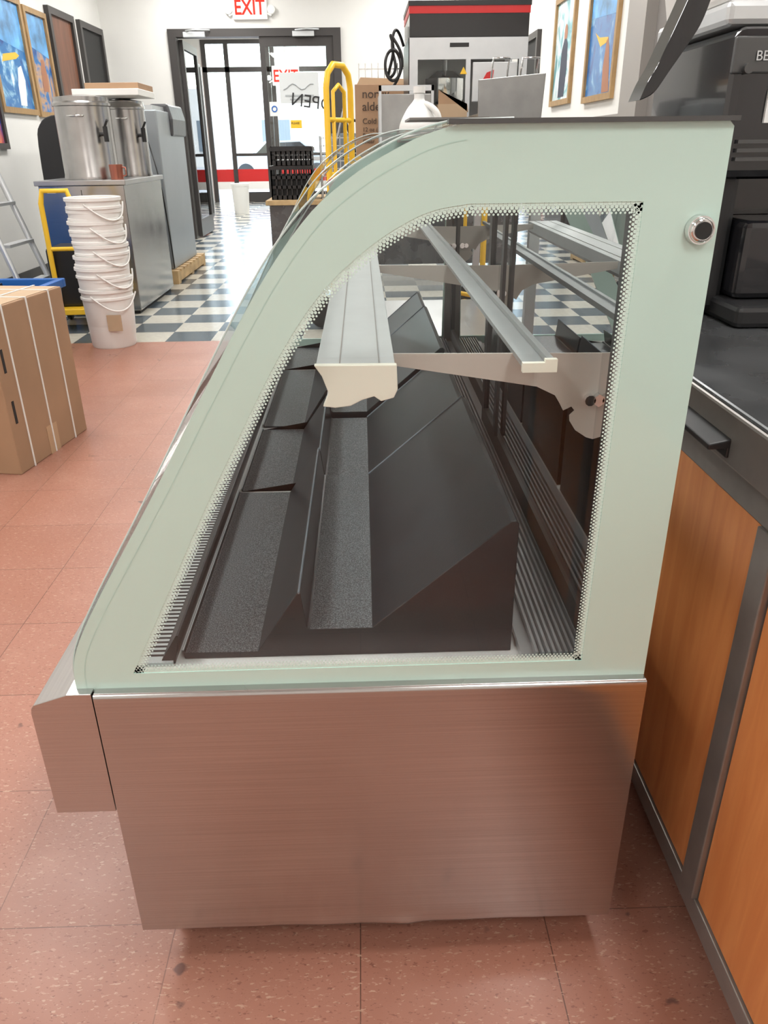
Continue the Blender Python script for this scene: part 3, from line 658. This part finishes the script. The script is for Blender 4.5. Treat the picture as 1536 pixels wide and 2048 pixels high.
box('body',0,.24,.02,.32,0,.22,M['steel3'],r,.004); prism('splash_front',[(0,.05),(.23,.05),(.245,.35),(-.005,.33)],0,.012,M['steel3'],r,.002)
for x in (.05,.16): tube('basket_handle',[(x,.1,.2),(x,.05,.36),(x+.0,.02,.40),(x+.06,.02,.40),(x+.06,.05,.36),(x+.06,.1,.2)],.004,M['chrome'],r)
r=root('stainless_stand',(.08,3.5,1.051)); box('box',0,.22,0,.2,.03,.30,M['steel3'],r,.003); boxes('rails',[(0,.01,-.01,0,0,.33),(.21,.22,-.01,0,0,.33),(0,.22,-.01,0,.31,.33)],M['alu'],r); boxes('feet',[(.0,.03,0,.03,0,.03),(.19,.22,0,.03,0,.03),(0,.03,.17,.2,0,.03),(.19,.22,.17,.2,0,.03)],M['black'],r)
r=root('open_cardboard_tray',(.315,3.45,1.051)); box('tray',0,.115,0,.25,0,.26,M['card2'],r); prism('flap',[(0,.26),(.115,.26),(.12,.23),(.0,.31)],0,.004,M['card'],r)

# ------------------------------------------------------------------ pictures
def picture(name,side,y,z,w,h,cols,frame,scale=3,shapes=()):
    X=XL if side=='L' else XR; s=1 if side=='L' else -1
    r=root(name,(X,y,z)); 
    def bx(nm,a,b,y0,y1,z0,z1,m): return box(nm,min(s*a,s*b),max(s*a,s*b),y0,y1,z0,z1,m,r)
    t=.05
    bx('frame_l',.001,.035,-w/2,-w/2+t,-h/2,h/2,frame); bx('frame_r',.001,.035,w/2-t,w/2,-h/2,h/2,frame)
    bx('frame_b',.001,.035,-w/2+t,w/2-t,-h/2,-h/2+t,frame); bx('frame_t',.001,.035,-w/2+t,w/2-t,h/2-t,h/2,frame)
    bx('canvas',.001,.012,-w/2+t,w/2-t,-h/2+t,h/2-t,paint(name+'_print',cols,scale))
    for pts,c in shapes:
        prism('print_shape',[(a*w*.5,b*h*.5) for a,b in pts],min(s*.0125,s*.0135),max(s*.0125,s*.0135),c,r,axis='X')
B1=(.01,.06,.25);B2=(.02,.16,.42);B3=(.25,.5,.7);W=(.8,.85,.88)
sky=pm('print_sky',(.10,.32,.62),.3,var=.5,vscale=6); yel=pm('print_yellow',(.8,.45,.03),.4); whi=pm('print_white',(.75,.8,.82),.4,var=.1); skin=pm('print_skin',(.35,.15,.08),.5); dk=pm('print_dark',(.02,.03,.06),.5)
picture('framed_picture','L',8.52,1.99,.86,1.0,[B1,B2,B2,B3,W],M['woodf'],4,[([(-.85,.25),(.85,.1),(.85,.88),(-.85,.88)],sky),([(-.5,-.15),(.3,-.05),(.5,.02),(.3,.06),(-.4,-.02)],yel),([(.1,-.85),(.15,-.5),(.3,-.2),(.5,-.15),(.6,-.4),(.45,-.85)],whi)])
picture('framed_picture','L',9.31,1.97,.62,.98,[B1,B2,(.5,.3,.15),B1],M['woodf'],4,[([(-.8,.3),(.8,.15),(.8,.88),(-.8,.88)],sky),([(-.2,-.5),(-.15,-.1),(.0,.1),(.25,.1),(.35,-.2),(.3,-.5)],skin)])
picture('framed_picture','R',9.0,2.02,.85,.98,[(.05,.22,.26),(.2,.45,.5),W,(.3,.6,.65)],M['woodf'],3,[([(-.3,-.85),(-.42,-.3),(-.35,.1),(-.2,.2),(0,.2),(.2,.0),(.25,-.4),(.3,-.85)],dk),([(-.25,.2),(-.27,.3),(-.22,.42),(-.1,.47),(.0,.42),(.03,.3),(.02,.2)],skin)])
picture('framed_picture','R',7.6,1.99,.92,.98,[B1,B2,B2,B3],M['woodf'],4,[([(-.85,.25),(.85,.35),(.85,.88),(-.85,.88)],sky),([(-.4,-.05),(.2,.0),(.5,.1),(.1,-.15),(-.3,-.12)],yel),([(-.7,-.88),(-.6,-.5),(-.5,-.2),(-.4,-.05),(-.3,-.1),(-.2,-.5),(-.25,-.88)],skin)])
picture('framed_picture','L',8.9,2.86,.62,.5,[B1,B2,W],M['dframe'],4)
picture('sunset_print','L',7.82,1.48,.46,.6,[(.02,.02,.12),(.05,.08,.35),(.7,.15,.05),(.03,.03,.1)],M['dframe'],2)

# ------------------------------------------------------------------ lights
pan=emat('troffer_glow',(1,.98,.95),3.1)
def troffer(x,y,z=ZC,e=42,name='ceiling_light'):
    r=root(name,(x,y,z))
    boxes('frame',[(-.32,.32,-.62,-.60,-.02,0),(-.32,.32,.60,.62,-.02,0),(-.32,-.30,-.6,.6,-.02,0),(.30,.32,-.6,.6,-.02,0)],M['white'],r)
    box('diffuser',-.30,.30,-.6,.6,-.012,-.004,pan,r)
    L=bpy.data.lights.new('lamp','AREA'); L.shape='RECTANGLE'; L.size=.58; L.size_y=1.18; L.energy=e; L.color=(1,.985,.955)
    o=bpy.data.objects.new('lamp',L); o.location=(0,0,-.03); link(o,r)
for y,e in ((-1.5,36),(1.0,38),(3.5,38),(6.0,39),(8.5,43),(10.6,43)):
    for x in (-1.9,.9): troffer(x,y,e=e)
troffer(-1.7,13.8,3.6,130); troffer(-1.7,17.3,3.6,170)
sun=bpy.data.lights.new('sun','SUN'); sun.energy=10; sun.angle=.01; sun.color=(1,.96,.9)
so=bpy.data.objects.new('sun',sun); so.rotation_euler=(math.radians(40),0,math.radians(20)); so.location=(0,30,10); link(so)
w=bpy.data.worlds.new('world'); S.world=w; w.use_nodes=True; n=w.node_tree.nodes; l=w.node_tree.links
st=n.new('ShaderNodeTexSky'); st.sky_type='NISHITA'; st.sun_disc=False; st.sun_elevation=math.radians(40); st.sun_rotation=math.radians(30)
l.new(st.outputs[0],n['Background'].inputs[0]); n['Background'].inputs[1].default_value=1.0

# ------------------------------------------------------------------ camera
th,ps,ro=math.radians(25.4),math.radians(1.3),.0127
F=Vector((math.sin(ps)*math.cos(th),math.cos(ps)*math.cos(th),-math.sin(th)))
R0=Vector((math.cos(ps),-math.sin(ps),0)); U0=R0.cross(F)
R=R0*math.cos(ro)-U0*math.sin(ro); U=R0*math.sin(ro)+U0*math.cos(ro)
cam=bpy.data.cameras.new('camera'); co=bpy.data.objects.new('camera',cam); link(co)
co.matrix_world=Matrix(((R.x,U.x,-F.x,0),(R.y,U.y,-F.y,0),(R.z,U.z,-F.z,1.16),(0,0,0,1)))
cam.sensor_width=36; cam.lens=36*1538/2048; cam.clip_start=.02; cam.clip_end=300
S.camera=co
